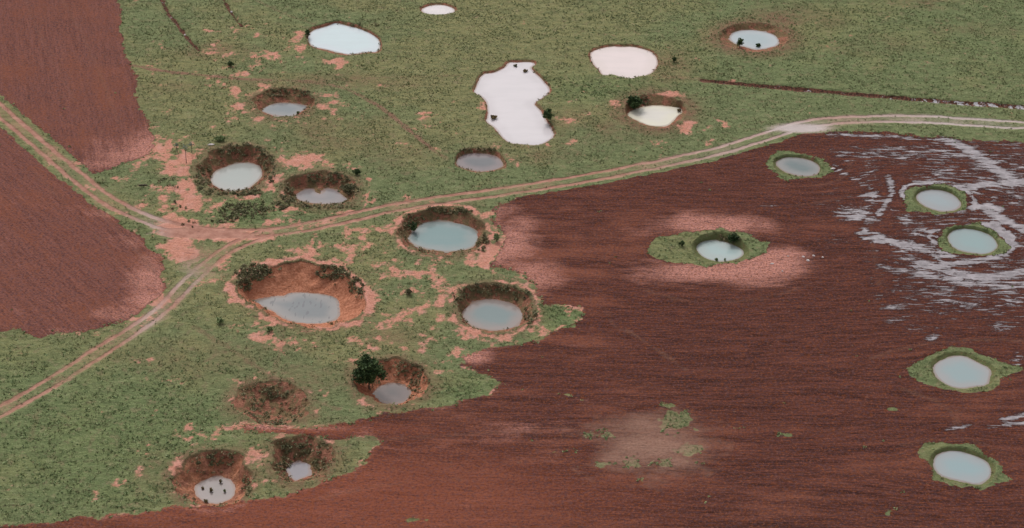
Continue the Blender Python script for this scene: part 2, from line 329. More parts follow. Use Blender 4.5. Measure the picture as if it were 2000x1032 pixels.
# the right stretch is narrower and wetter, the junction broad and trodden bare
wetline = sstep(1180, 1420, PX) * (.30 + .30 * fbm(X, Y, 8, 2, 88) + .40 * sstep(1650, 1900, PX)) + .6 * blob(1565, 250, 52, 9)
wetline = np.maximum(wetline, .55 * sstep(-30, 60, PX - 250) * sstep(350, 290, PX) * (PY > 400))
wetline = np.maximum(wetline, .5 * blob(360, 545, 40, 30))
wear = fbm(X, Y, 6, 3, 23)
road = np.maximum(rut1 * (.62 + .5 * wear), rut2 * (.5 + .5 * wear))
road = np.maximum(road, blob(1565, 250, 55, 8) * 1.1)
centre = np.maximum(body1, body2)
road = np.maximum(road, centre * (.12 + .55 * fbm(X, Y, 4, 3, 24)))
road = np.maximum(road, sstep(.5, .9, blob(400, 455, 110, 14) + wj * .5) * .9)
road = np.maximum(road, blob(395, 515, 50, 34) * sstep(.35, .6, fbm(X, Y, 3, 3, 77)) * .6)
def track(pts, w, s):
    d = np.full_like(X, 1e3)
    d[vis] = edge_dist(line(pts, 2), X[vis], Y[vis], False)
    return sstep(w + .25, w - .15, d + wj * .7) * s, d
ditch = np.zeros_like(X)
for pts, w, s in [([(305,-30),(325,20),(345,45),(365,72),(388,96)], .30, .85), ([(425,-30),(440,5),(455,28),(472,50)], .26, .85),
                  ([(1375,156),(1430,161),(1500,168),(1600,177),(1700,186),(1800,194),(1900,201),(1990,208),(2200,222)], .62, 1)]:
    m, d = track(pts, w, s); ditch = np.maximum(ditch, m)
    Z -= .42 * sstep(w + .5, 0, d + wj * .5)
tr = np.zeros_like(X)
for pts, w, s in [([(262,128),(320,140),(420,150),(500,157),(600,158),(680,172),(760,220),(840,290),(870,310)], .34, 1.6), ([(600,158),(760,150),(900,148)], .2, .5), ([(500,0),(560,30),(620,50)], .2, .5), ([(380,640),(450,680),(520,730),(580,770),(660,800)], .3, .5),
                  ([(400,468),(385,520),(300,620)], .2, .3), ([(1290,150),(1340,152),(1380,157)], .5, .6), ([(560,610),(545,700),(530,740)], .25, .4), ([(760,650),(840,700),(900,760)], .2, .3), ([(75,800),(60,860)], .25, .3), ([(1225,645),(1280,682),(1340,722)], .22, .8), ([(1230,650),(1200,640),(1180,600)], .2, .4), ([(1715,555),(1708,500),(1700,430)], .2, .5), ([(1555,400),(1640,392),(1700,360),(1690,300)], .2, .5), ([(1700,700),(1790,672),(1900,662),(2040,668)], .25, .8), ([(1760,760),(1850,790),(1880,840)], .25, .6), ([(1890,770),(1870,800),(1862,850)], .2, .5), ([(1760,870),(1850,852),(1920,862),(1990,905)], .22, .6), ([(1240,560),(1330,590),(1480,590),(1600,550)], .25, .5), ([(1500,360),(1570,366),(1650,352),(1665,310)], .2, .5), ([(1760,440),(1830,430),(1900,432)], .25, .7), ([(700,860),(900,850),(1100,835)], .3, .5), ([(620,975),(760,945),(900,935)], .25, .4), ([(110,-20),(175,90),(235,250)], .25, .5), ([(40,-20),(100,120),(150,200)], .25, .3), ([(180,400),(260,480),(300,530)], .3, .6), ([(60,330),(180,450),(270,560)], .25, .35)]:
    m, d = track(pts, w, s); tr = np.maximum(tr, m * np.where(field_r + field_l1 + field_l2 > .5, .5, 1) * np.clip(fbm(X, Y, 5, 3, 44) * 2.2 - .35, 0, 1))
Z -= .07 * road * core

# standing water on the ploughed field ------------------------------
wet = np.zeros_like(X)
def stream(pts, w, s):
    global wet
    d = np.full_like(X, 1e3)
    d[vis] = edge_dist(line(pts, 2), X[vis], Y[vis], False)
    wet = np.maximum(wet, s * np.clip(1.22 - .62 * (d / w), 0, 1))
stream([(1850,272),(1885,290),(1925,316),(1962,342),(2010,362)], 1.5, .95)
stream([(1870,366),(1920,362),(1960,358),(2040,356)], 1.1, .95)
stream([(1915,404),(1935,413),(1955,428),(2010,452)], 1.1, 1.0)
stream([(1928,402),(1950,410)], 1.0, 1.03)
stream([(1620,262),(1700,266),(1800,270),(1860,274)], .7, .75)
stream([(1695,462),(1760,476),(1810,488),(1850,500)], 1.3, .9)
stream([(1690,452),(1740,470),(1790,485)], .9, .8)
stream([(1830,520),(1890,512),(1940,504),(1975,490),(1972,470),(1950,448),(1925,438)], .8, 1.0)
stream([(1800,515),(1850,530),(1920,545),(1990,535),(2040,520)], 1.2, .95)
stream([(1790,528),(1850,545),(1930,558),(2030,556)], 1.1, .9)
stream([(1768,388),(1760,372),(1775,360),(1810,357),(1840,358)], .55, .95)
stream([(1870,366),(1893,378),(1906,392),(1900,410)], .5, .95)
stream([(1828,476),(1812,464),(1822,452)], .45, .9)
stream([(1940,436),(1965,455),(1980,480)], .9, 1.0)
stream([(1640,335),(1690,360),(1730,392),(1770,440)], .8, .62)
stream([(1735,345),(1745,370),(1730,400),(1715,420)], .6, .8)
stream([(1800,478),(1840,512),(1875,545)], .4, .85)
stream([(1720,520),(1790,534),(1830,548)], .8, .7)
stream([(1845,688),(1875,684),(1910,692)], .35, .9)
stream([(1700,530),(1702,560),(1714,560)], .25, .5)
stream([(1848,838),(1880,834),(1895,830)], .35, .85)
stream([(1960,820),(2010,808)], .5, .8); stream([(1960,830),(2010,826)], .4, .8)
stream([(1930,835),(1975,828)], .3, .7)
for b in [(1668,418,34,16,.9),(1700,430,20,12,.75),(1700,340,26,36,.5),(1760,300,110,22,.6),(1700,385,22,16,.75),(1770,430,16,18,.7),(1800,455,30,10,.7),(1900,300,60,20,.4),(1960,400,40,20,.5),(1800,500,90,30,.55),
          (1960,560,50,24,.68),(1750,600,30,10,.62),(1850,590,34,9,.66),(1780,570,60,14,.45),(1960,640,40,12,.6),(1800,640,60,14,.4),(1820,660,16,8,.75),(1990,700,16,12,.6),(1745,625,24,8,.6),(1860,300,100,14,.66),
          (1620,400,50,30,.35),(1640,470,40,16,.38),(1930,300,50,12,.55),(1970,320,30,30,.6),(1890,600,60,14,.55),(1500,400,60,8,.33),(1690,300,60,10,.62),(1980,590,30,20,.6)]:
    wet = np.maximum(wet, blob(*b))
zone = sstep(1620, 1830, PX + (PY - 450) * .25) * sstep(700, 560, PY) * sstep(255, 275, PY)
wet = np.maximum(wet, .52 * zone * (.7 + .6 * fbm(X, Y, 9, 3, 66)))
wet = wet * field_r * (1 - collar) * (1 - bank)

# direction of the plough rows ---------------------------------------
U = np.zeros_like(X); V = np.zeros_like(X)
psi = Y.copy()
for k, c in enumerate(CR):
    if c.get('green'):
        dx = X - c['c'][0]; dy = Y - c['c'][1]
        r2 = dx * dx * .45 + dy * dy * 1.4 + 1.0
        psi = psi - dy * 30.0 / (r2 + 28.0)
tilt = np.clip(-(X - 5.0), 0, 60) ** 2 * .0022
psi = psi + tilt * -1.0 + (fbm(X, Y, 30, 2, 31) - .5) * 2.5
Ur, Vr = psi, X.copy()
ax, ay = at(0, 217); bx_, by_ = at(180, 370)
dl = np.array([bx_ - ax, by_ - ay]); dl /= np.linalg.norm(dl)
cxx, cyy = at(232, 0); dxx, dyy = at(290, 250)
dt = np.array([dxx - cxx, dyy - cyy]); dt /= np.linalg.norm(dt)
for b in [(1540,38,70,22,.8),(1830,5,60,10,.9),(1700,90,60,14,.4),(1900,60,60,10,.4),(1310,130,40,24,.6),(650,160,160,12,.5),(660,260,120,30,.4),(1010,300,90,16,.7),(1150,250,120,26,.6),(420,100,60,12,.6),(330,170,40,10,.3),(400,700,120,30,.35),(560,740,120,30,.35),(880,400,60,12,.5),(560,690,60,20,.4),(760,660,60,20,.4),(640,840,60,20,.4),(300,930,40,40,.4),(800,300,120,30,.25)]:
    brown = np.maximum(brown, blob(*b) * np.clip(fbm(X, Y, 5, 3, 33) * 2 - .2, 0, 1.2))
left = (PX < 330 + (PY - 500) * 0) & (PX < 420)
U = np.where(field_l2 > .02, X * -dl[1] + Y * dl[0], Ur); V = np.where(field_l2 > .02, X * dl[0] + Y * dl[1], Vr)
U = np.where(field_l1 > .02, X * -dt[1] + Y * dt[0], U); V = np.where(field_l1 > .02, X * dt[0] + Y * dt[1], V)
field = np.maximum.reduce([field_l1, field_l2, field_r])
verge = sstep(3.4, 2.0, d1) * (PX > 1100)
field = field * (1 - np.maximum(collar, sstep(.42, .80, weed + (fbm(X, Y, 1.3, 4, 51) - .5) * .9))) 
field = field * (1 - sstep(2.6, 2.0, d1 + wj)) * (1 - sstep(2.4, 1.9, d2 + wj) * (PX < 340))
Z += core * field * ((fbm(U * 1.0, V * .16, .7, 3, 70) - .5) * .16) * (1 - bank)
redl = field_l1 + field_l2
fl = np.clip(redl, 0, 1)
n1 = fbm(X, Y, 2.3, 6, 3, .72)
bare_f = sstep(.38, .92, np.maximum(bareV * .84, patch) * 1.0 + (n1 - .5) * 2.3)
soft_b = np.clip(bareV, 0, 1) * np.clip(.15 + (fbm(U, V * .15, 1.2, 3, 9)) * .9, 0, .85)
pale = np.clip(bareV + (fbm(X, Y * 2, 5, 5, 55, .65) - .5) * .9 * (bareV > .01) - .05, 0, 1) * field * (.9 - .12 * fl)
bare = np.where(field > .5, 0, bare_f) * (1 - collar) * (1 - bank * .75)
lightsoil = np.maximum.reduce([blob(700, 960, 500, 130, .6), blob(1000, 560, 150, 120, .8), blob(1180, 470, 150, 60, .6), blob(1250, 900, 260, 90, .3), blob(1480, 950, 260, 60, .25), blob(1420, 600, 120, 30, .3), blob(1100,770,250,80,.35), blob(1860, 830, 180, 60, .45), blob(1560,380,140,50,.35), blob(1100,400,150,40,.35)]) + fl * .35 - .45 * blob(1560, 620, 260, 90, 1) - .4 * blob(1750, 330, 300, 90, 1)
lush = np.maximum.reduce([blob(230, 880, 240, 120, .8), blob(60, 720, 120, 60, .4), blob(930, 770, 60, 30, .9), blob(1105, 618, 40, 24, 1), blob(250, 470, 60, 40, .6), blob(480, 415, 70, 24, .8), blob(1330, 825, 40, 24, 1), blob(1190, 175, 110, 26, .7), blob(1700, 80, 400, 90, .3), collar * .3, .6 * blob(480, 350, 40, 14)])
olive = np.clip(fbm(X, Y, 26, 3, 14) * 1.2 - .1 + .35 * blob(900, 120, 300, 160) - .25 * (PX > 1400), 0, 1)

# ------------------------------------------------------------------ node helpers
class NT:
    def __init__(self, name):
        self.m = bpy.data.materials.new(name); self.m.use_nodes = True
        self.t = self.m.node_tree; self.t.nodes.clear()
        self.out = self.t.nodes.new("ShaderNodeOutputMaterial")
        self.b = self.t.nodes.new("ShaderNodeBsdfPrincipled")
        self.t.links.new(self.b.outputs[0], self.out.inputs[0])
    def set(self, sock, v):
        if hasattr(v, 'is_linked') or isinstance(v, bpy.types.NodeSocket): self.t.links.new(v, sock)
        else:
            if isinstance(v, tuple) and len(v) == 3 and sock.type == 'RGBA': v = v + (1,)
            sock.default_value = v
    def attr(self, name, out='Fac'):
        n = self.t.nodes.new("ShaderNodeAttribute"); n.attribute_name = name; return n.outputs[out]
    def noise(self, vec, scale, detail=4, rough=.55, dist=0.0, out='Fac'):
        n = self.t.nodes.new("ShaderNodeTexNoise"); self.set(n.inputs['Vector'], vec)
        n.inputs['Scale'].default_value = scale; n.inputs['Detail'].default_value = detail; n.inputs['Roughness'].default_value = rough; n.inputs['Distortion'].default_value = dist
        return n.outputs[out]
    def math(self, op, a, b=0.0, clamp=False):
        n = self.t.nodes.new("ShaderNodeMath"); n.operation = op; n.use_clamp = clamp
        self.set(n.inputs[0], a); self.set(n.inputs[1], b); return n.outputs[0]
    def ramp(self, v, lo, hi, a=0.0, b=1.0):
        n = self.t.nodes.new("ShaderNodeMapRange"); n.interpolation_type = 'SMOOTHSTEP'
        self.set(n.inputs['Value'], v); n.inputs['From Min'].default_value = lo; n.inputs['From Max'].default_value = hi
        n.inputs['To Min'].default_value = a; n.inputs['To Max'].default_value = b; return n.outputs[0]
    def mix(self, f, a, b):
        n = self.t.nodes.new("ShaderNodeMix"); n.data_type = 'RGBA'
        self.set(n.inputs[0], f); self.set(n.inputs[6], a); self.set(n.inputs[7], b); return n.outputs[2]
    def scale(self, vec, s):
        n = self.t.nodes.new("ShaderNodeVectorMath"); n.operation = 'MULTIPLY'
        self.set(n.inputs[0], vec); n.inputs[1].default_value = s; return n.outputs[0]
    def bump(self, h, strength, dist, prev=None):
        n = self.t.nodes.new("ShaderNodeBump"); self.set(n.inputs['Height'], h)
        n.inputs['Strength'].default_value = strength; n.inputs['Distance'].default_value = dist
        if prev is not None: self.t.links.new(prev, n.inputs['Normal'])
        return n.outputs[0]

# ------------------------------------------------------------------ ground material
def ground_material():
    M = NT("meadow_and_ploughed_soil")
    geo = M.t.nodes.new("ShaderNodeNewGeometry"); P = geo.outputs['Position']
    fur = M.attr('furrow', 'Vector')
    nf = M.noise(P, 3.2, 5, .7); nm = M.noise(P, .75, 5, .6); nl = M.noise(P, .09, 4, .6)
    nc = M.noise(M.scale(P, (.8, 1.6, 1)), 1.6, 4, .7)
    # grass
    ng = M.noise(P, 6.0, 4, .7); wr = M.noise(M.scale(P, (.35, 1.1, 1)), 1.0, 5, .68, .6)
    g = M.mix(M.ramp(M.math('ADD', nl, M.math('MULTIPLY', M.math('SUBTRACT', M.attr('olive'), .5), .6)), .35, .65), (.190, .218, .100), (.258, .238, .108))
    g = M.mix(M.attr('lush'), g, (.165, .215, .088))
    g = M.mix(M.ramp(wr, .42, .56), M.mix(.42, g, (.07, .10, .045)), g)
    g = M.mix(M.ramp(wr, .56, .68, 0, .4), g, (.30, .31, .17))
    g = M.mix(M.ramp(nm, .54, .66, 0, .5), g, (.27, .205, .125))
    g = M.mix(M.ramp(ng, .38, .50, .28, 0), g, (.065, .078, .036))
    g = M.mix(M.ramp(nf, .40, .47, .22, 0), g, (.080, .090, .042))
    g = M.mix(M.ramp(nc, .53, .63, 0, .45), g, (.29, .31, .16))
    g = M.mix(M.math('MULTIPLY', M.attr('brown'), M.ramp(nm, .3, .6, .45, .95)), g, (.22, .125, .080))
    # ploughed soil
    rows = M.math('ADD', M.math('MULTIPLY', M.noise(M.scale(fur, (4.6, .30, 1)), 1.0, 4, .65), .6), M.math('MULTIPLY', M.noise(M.scale(fur, (1.3, .06, 1)), 1.0, 5, .65, .3), .4))
    rows2 = M.noise(M.scale(fur, (.42, .035, 1)), 1.0, 4, .6)
    clod = M.noise(P, 3.0, 5, .85)
    hue = M.noise(M.scale(P, (.9, 1.3, 1)), 2.4, 4, .75)
    patchy = M.noise(M.scale(P, (.6, 1.2, 1)), .12, 5, .62)
    sr = M.mix(M.ramp(rows, .42, .58), (.050, .0175, .0130), (.145, .049, .033))
    sl = M.mix(M.ramp(M.math('ADD', M.math('MULTIPLY', rows, .6), M.math('MULTIPLY', clod, .4)), .40, .60), (.140, .053, .042), (.265, .108, .084))
    s = M.mix(M.attr('leftfield'), sr, sl)
    lightv = M.math('ADD', M.attr('lightsoil'), M.math('ADD', M.math('MULTIPLY', M.math('SUBTRACT', patchy, .5), 3.2), M.math('MULTIPLY', M.math('SUBTRACT', rows2, .5), 2.4)))
    s = M.mix(M.ramp(lightv, .15, 1.15, 0, .85), s, (.250, .088, .054))
    s = M.mix(M.attr('redness'), s, (.265, .080, .046))
    pv = M.math('ADD', M.attr('pale'), M.math('MULTIPLY', M.math('SUBTRACT', M.math('ADD', M.math('MULTIPLY', rows, .6), M.math('MULTIPLY', patchy, .4)), .5), 1.6))
    s = M.mix(M.ramp(pv, .1, 1.05, 0, 1), s, M.mix(M.ramp(clod, .42, .58), (.46, .200, .150), (.74, .350, .280)))
    s = M.mix(M.ramp(clod, .40, .48, .60, 0), s, (.046, .019, .017))
    s = M.mix(M.ramp(clod, .53, .62, 0, .5), s, (.33, .14, .095))
    s = M.mix(M.ramp(hue, .51, .58, 0, .5), s, (.115, .064, .070))
    s = M.mix(M.ramp(hue, .46, .40, 0, .5), s, (.25, .075, .026))
    s = M.mix(M.ramp(M.noise(P, 1.9, 4, .8), .66, .72, 0, .8), s, (.20, .18, .11))
    edge = M.math('ADD', M.attr('field'), M.math('ADD', M.math('MULTIPLY', M.math('SUBTRACT', nf, .5), 1.1), M.math('MULTIPLY', M.math('SUBTRACT', nm, .5), 1.6)))
    c = M.mix(M.ramp(edge, .38, .62), g, s)
    # dry patch
    c = M.mix(M.math('MULTIPLY', M.attr('dry'), M.ramp(nf, .3, .6, .5, .95)), c, (.34, .195, .145))
    # bare pink soil
    bc = M.mix(M.ramp(nf, .3, .65), (.46, .185, .125), (.70, .320, .240))
    bc = M.mix(M.ramp(nm, .45, .7), bc, (.64, .31, .25))
    be = M.math('ADD', M.attr('bare'), M.math('MULTIPLY', M.math('SUBTRACT', M.noise(P, 1.8, 5, .8), .5), 1.9))
    c = M.mix(M.ramp(be, .22, 1.0, 0, .93), c, bc)
    # crater banks
    bk = M.mix(M.ramp(nf, .32, .62), (.17, .072, .045), (.40, .175, .115))
    bk = M.mix(M.ramp(nm, .42, .56, .0, .7), bk, (.150, .135, .065))
    bk = M.mix(M.ramp(M.math('ADD', M.attr('rust'), M.math('MULTIPLY', M.math('SUBTRACT', nm, .5), 1.2)), .45, .75), bk, M.mix(M.ramp(nf, .3, .65), (.36, .135, .072), (.56, .245, .150)))
    bk = M.mix(M.math('MULTIPLY', M.attr('collar'), M.ramp(nf, .35, .55, .5, 1)), bk, (.15, .17, .072))
    c = M.mix(M.ramp(M.math('ADD', M.attr('bank'), M.math('MULTIPLY', M.math('SUBTRACT', nf, .5), .6)), .35, .65), c, bk)
    # ditch + faint tracks
    dc = M.mix(M.ramp(nf, .42, .58), (.050, .028, .021), (.20, .085, .058))
    c = M.mix(M.ramp(M.math('ADD', M.attr('ditch'), M.math('MULTIPLY', M.math('SUBTRACT', nm, .5), .8)), .45, .65), c, dc)
    c = M.mix(M.math('MULTIPLY', M.attr('track'), M.ramp(nf, .3, .6)), c, (.25, .135, .095))
    # road
    rc = M.mix(M.ramp(nm, .35, .65), (.34, .165, .122), (.46, .240, .182))
    rc = M.mix(M.attr('roadwet'), rc, (.45, .37, .345))
    re = M.math('ADD', M.attr('road'), M.math('MULTIPLY', M.math('SUBTRACT', nf, .5), .9))
    rmask = M.ramp(re, .20, .95)
    c = M.mix(rmask, c, rc)
    # standing water between the furrows
    ws = M.noise(M.scale(fur, (2.1, .34, 1)), 1.0, 6, .68, .4)
    wv = M.math('ADD', M.attr('wet'), M.math('MULTIPLY', M.math('SUBTRACT', ws, .5), M.ramp(M.attr('wet'), .95, 1.2, 2.8, 1.3)))
    wv = M.math('ADD', wv, M.math('MULTIPLY', M.math('SUBTRACT', nf, .5), .8))
    wm = M.ramp(wv, .60, .78, 0, .95)
    near = M.ramp(wv, .25, .60, 0, .55)
    c = M.mix(near, c, (.055, .026, .024))
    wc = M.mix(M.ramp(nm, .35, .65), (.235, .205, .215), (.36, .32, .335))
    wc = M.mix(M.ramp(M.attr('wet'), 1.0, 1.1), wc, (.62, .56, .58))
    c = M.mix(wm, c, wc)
    dw = M.math('MULTIPLY', M.ramp(M.attr('ditch'), .6, .9), M.ramp(M.math('ADD', M.noise(P, 1.1, 3, .6), M.math('MULTIPLY', M.attr('ditchwet'), .25)), .66, .72))
    c = M.mix(dw, c, (.50, .48, .50))
    M.set(M.b.inputs['Base Color'], c)
    wetm = M.math('MAXIMUM', wm, M.math('MULTIPLY', rmask, M.math('MULTIPLY', M.attr('roadwet'), .8)))
    M.set(M.b.inputs['Roughness'], M.ramp(wetm, 0, 1, .95, .18))
    M.set(M.b.inputs['Specular IOR Level'], M.ramp(wetm, 0, 1, .08, .5))
    h = M.math('MULTIPLY', nf, 1.0)
    h = M.math('ADD', h, M.math('MULTIPLY', nc, .6))
    h = M.math('ADD', h, M.math('MULTIPLY', M.math('MULTIPLY', rows, M.attr('field')), 1.2))
    dry_m = M.math('SUBTRACT', 1.0, M.math('MAXIMUM', wetm, M.math('MULTIPLY', rmask, .7)), True)
    h = M.math('MULTIPLY', h, dry_m)
    M.set(M.b.inputs['Normal'], M.bump(h, .65, .35))
    return M.m
GROUND = ground_material()

# ------------------------------------------------------------------ terrain meshes: one sheet of ground and, joined to it, a bowl for each crater
ids = np.arange(NX * NY).reshape(NY, NX)
quads = np.stack([ids[:-1, :-1], ids[:-1, 1:], ids[1:, 1:], ids[1:, :-1]], -1).reshape(-1, 4)
cid = crater_id.ravel()
qmin = cid[quads]
qc = np.where((qmin == qmin[:, :1]).all(1), qmin[:, 0], -1)
gz, gxx = np.gradient(Z, gy, gx)
N = np.stack([-gxx, -gz, np.ones_like(Z)], -1); N /= np.linalg.norm(N, axis=-1, keepdims=True)
N = N.reshape(-1, 3)
VERT = np.stack([X, Y, Z], -1).reshape(-1, 3)
redness = np.clip(blob(640, 990, 420, 90, .9) + blob(560, 838, 200, 12, .8), 0, 1) * (1 - fl)
ditchwet = sstep(1650, 1950, PX) * .5 + sstep(1370, 1900, PX) * .1
ATTR = dict(pale=pale, lightsoil=lightsoil, olive=olive, lush=lush, brown=brown, leftfield=fl, redness=redness, field=field, dry=dry, bare=bare, bank=bank, rust=rust,
            collar=collar, ditch=ditch, track=tr, road=road, roadwet=wetline, wet=wet, ditchwet=ditchwet)
ATTR = {k: np.ascontiguousarray(v, dtype=np.float32).ravel() for k, v in ATTR.items()}
FUR = np.stack([U, V, np.zeros_like(U)], -1).reshape(-1, 3).astype(np.float32)

def link(o, parent=None):
    scene.collection.objects.link(o)
    if parent is not None: o.parent = parent
    return o

def raw_mesh(name, verts, faces, k, mat, smooth=True):
    me = bpy.data.meshes.new(name)
    faces = np.asarray(faces); nf_ = len(faces)
    me.vertices.add(len(verts)); me.vertices.foreach_set('co', np.asarray(verts, np.float32).ravel())
    me.loops.add(nf_ * k); me.loops.foreach_set('vertex_index', faces.astype(np.int32).ravel())
    me.polygons.add(nf_); me.polygons.foreach_set('loop_start', np.arange(0, nf_ * k, k, dtype=np.int32))
    me.polygons.foreach_set('loop_total', np.full(nf_, k, dtype=np.int32))
    me.polygons.foreach_set('use_smooth', np.full(nf_, smooth))
    me.update(calc_edges=True)
    me.materials.append(mat)
    return me

def terrain_piece(name, sel, origin):
    q = quads[sel]
    used, inv = np.unique(q.ravel(), return_inverse=True)
    me = raw_mesh(name, VERT[used] - np.array(origin), inv.reshape(-1, 4), 4, GROUND)
    for kname, arr in ATTR.items():
        a = me.attributes.new(kname, 'FLOAT', 'POINT'); a.data.foreach_set('value', arr[used])
    a = me.attributes.new('furrow', 'FLOAT_VECTOR', 'POINT'); a.data.foreach_set('vector', FUR[used].ravel())
    me.normals_split_custom_set_from_vertices(N[used])
    o = bpy.data.objects.new(name, me); o.location = origin
    return link(o)

g = terrain_piece('ground', qc < 0, (0, 0, 0)); g['kind'] = 'structure'

def zat(x, y):
    i = np.clip(np.searchsorted(gx, x), 1, NX - 1); j = np.clip(np.searchsorted(gy, y), 1, NY - 1)
    fx = (x - gx[i - 1]) / (gx[i] - gx[i - 1]); fy = (y - gy[j - 1]) / (gy[j] - gy[j - 1])
    return (Z[j - 1, i - 1] * (1 - fx) + Z[j - 1, i] * fx) * (1 - fy) + (Z[j, i - 1] * (1 - fx) + Z[j, i] * fx) * fy

def samp(A, x, y):
    i = np.clip(np.rint((x - gx[I0]) / STEP).astype(int) + I0, 0, NX - 1)
    j = np.clip(np.rint((y - gy[J0]) / STEP).astype(int) + J0, 0, NY - 1)
    return A[j, i]
I0 = int(np.searchsorted(gx, -94)); J0 = int(np.searchsorted(gy, 172))

def place(px, py, zmin=-9.0):
    """terrain point seen at (px, py)"""
    z = 0.0
    for _ in range(12):
        x, y = at(px, py, z); z = .5 * z + .5 * max(float(zat(x, y)), zmin)
    return x, y, z

# ------------------------------------------------------------------ pond water
def water_material(name, c0, c1, spots=0):
    M = NT(name)
    geo = M.t.nodes.new("ShaderNodeNewGeometry"); P = geo.outputs['Position']
    d = M.attr('depth')
    n = M.noise(P, .35, 3, .5)
    f = M.ramp(M.math('ADD', d, M.math('MULTIPLY', M.math('SUBTRACT', n, .5), .9)), .1, .85)
    c = M.mix(f, c0, c1)
    c = M.mix(M.ramp(M.noise(M.scale(P, (.4, 1.4, 1)), .5, 4, .6),   .42, .62, 0, .06), c, (.30, .30, .29))
    c = M.mix(M.ramp(d, 0, .12, .55, 0), c, (.28, .17, .12))
    if spots:
        s = M.noise(M.scale(P, (1.2, .35, 1)), 1.6, 2, .5)
        c = M.mix(M.ramp(s, .60, .66, 0, .55), c, (.10, .10, .11))
    M.set(M.b.inputs['Base Color'], c)
    M.b.inputs['Roughness'].default_value = .13
    M.b.inputs['IOR'].default_value = 1.33
    M.set(M.b.inputs['Normal'], M.bump(M.noise(M.scale(P, (1, 2.2, 1)), 3.0, 3, .5), .05, .05))
    return M.m

for k, c in enumerate(CR):
    cx, cy = c['c']
    o = terrain_piece('dry_crater' if c.get('dry') else 'flooded_crater', qc == k, (cx, cy, 0))
    o['label'] = c['lab']; o['category'] = 'crater'; o['group'] = 'craters scattered over the fields'
    if c.get('dry'): continue
    wp = c['wp']; zw = -c['D'] + .02
    s = .3
    x0, y0 = wp.min(0) - 1; x1, y1 = wp.max(0) + 1
    xs = np.arange(x0, x1, s); ys = np.arange(y0, y1, s)
    WX, WY = np.meshgrid(xs, ys)
    sd = sdist(wp, WX, WY)
    zt = zat(WX, WY)
    keep = (sd < .65)
    wi = np.arange(WX.size).reshape(WX.shape)
    wq = np.stack([wi[:-1, :-1], wi[:-1, 1:], wi[1:, 1:], wi[1:, :-1]], -1).reshape(-1, 4)
    wq = wq[keep.ravel()[wq].all(1)]
    used, inv = np.unique(wq.ravel(), return_inverse=True)
    V3 = np.stack([WX.ravel()[used] - cx, WY.ravel()[used] - cy, np.full(len(used), zw)], -1)
    me = raw_mesh('pond_water', V3, inv.reshape(-1, 4), 4, water_material('pond_water', c['c0'], c['c1'], c.get('spots', 0)))
    a = me.attributes.new('depth', 'FLOAT', 'POINT'); a.data.foreach_set('value', np.clip(-sd.ravel()[used] / 2.6, 0, 1).astype(np.float32))
    wo = bpy.data.objects.new('pond_water', me); link(wo, o)

# ------------------------------------------------------------------ plants
def leaf_material(name, cols, rough=.7):
    M = NT(name)
    t = M.attr('tint')
    c = M.mix(M.ramp(t, 0, .5), cols[0], cols[1])
    c = M.mix(M.ramp(t, .5, 1), c, cols[2])
    M.set(M.b.inputs['Base Color'], c)
    M.b.inputs['Roughness'].default_value = rough
    M.b.inputs['Specular IOR Level'].default_value = .2
    return M.m
GRASS = leaf_material('grass_blades', [(.145, .17, .075), (.235, .258, .12), (.40, .38, .21)])
SCRUB = leaf_material('scrub_leaves', [(.095, .095, .050), (.22, .21, .105), (.38, .26, .17)])
WEED = leaf_material('weed_leaves', [(.13, .17, .070), (.21, .275, .115), (.33, .38, .19)])
SHRUB = leaf_material('shrub_leaves', [(.022, .042, .015), (.058, .095, .032), (.12, .17, .062)])
PALE = leaf_material('pale_leaves', [(.10, .13, .09), (.20, .24, .20), (.34, .38, .36)])
BROWNISH = leaf_material('brown_leaves', [(.09, .06, .03), (.20, .14, .06), (.32, .25, .11)])

def clumps_mesh(name, x, y, z, r, h, nl, leaf, mat, tint0):
    """many leaf clumps in one mesh: nl small leaf faces spread through each clump's volume"""
    n = len(x)
    cc = np.repeat(np.stack([x, y, z], -1), nl, 0)
    R = np.repeat(r, nl); H = np.repeat(h, nl); T = np.repeat(tint0, nl)
    m = n * nl
    u = rng.normal(size=(m, 3)); u /= np.linalg.norm(u, axis=1, keepdims=True)
    q = rng.random(m) ** .45
    p = np.stack([u[:, 0] * R * q, u[:, 1] * R * q, np.abs(u[:, 2]) * H * q + .02], -1) + cc
    a = rng.normal(size=(m, 3)); a[:, 2] *= .5; a /= np.linalg.norm(a, axis=1, keepdims=True)
    b = np.cross(a, rng.normal(size=(m, 3))); b /= np.linalg.norm(b, axis=1, keepdims=True)
    L = leaf * (.6 + .9 * rng.random(m))[:, None]
    v = np.stack([p - a * L, p + b * L * .55, p + a * L, p - b * L * .55], 1).reshape(-1, 3)
    f = np.arange(m * 4).reshape(-1, 4)
    me = raw_mesh(name, v, f, 4, mat, False)
    tt = np.repeat(np.clip(T + rng.normal(0, .22, m), 0, 1), 4).astype(np.float32)
    at_ = me.attributes.new('tint', 'FLOAT', 'POINT'); at_.data.foreach_set('value', tt)
    return me

def stuff(name, me):
    o = bpy.data.objects.new(name, me); o['kind'] = 'stuff'; return link(o)

def scatter(n, margin=40):
    x = rng.uniform(-94, 94, n); y = rng.uniform(176, 330, n)
    px, py = to_px(x, y)
    k = (px > -margin) & (px < 2000 + margin) & (py > -margin) & (py < 1032 + margin)
    return x[k], y[k]

gmask = (1 - np.clip(field * 1.4, 0, 1)) * (1 - np.clip(bare * 1.3, 0, 1)) * (1 - np.clip(road * 1.6, 0, 1)) * (1 - bank) * (1 - ditch) * (1 - wet)
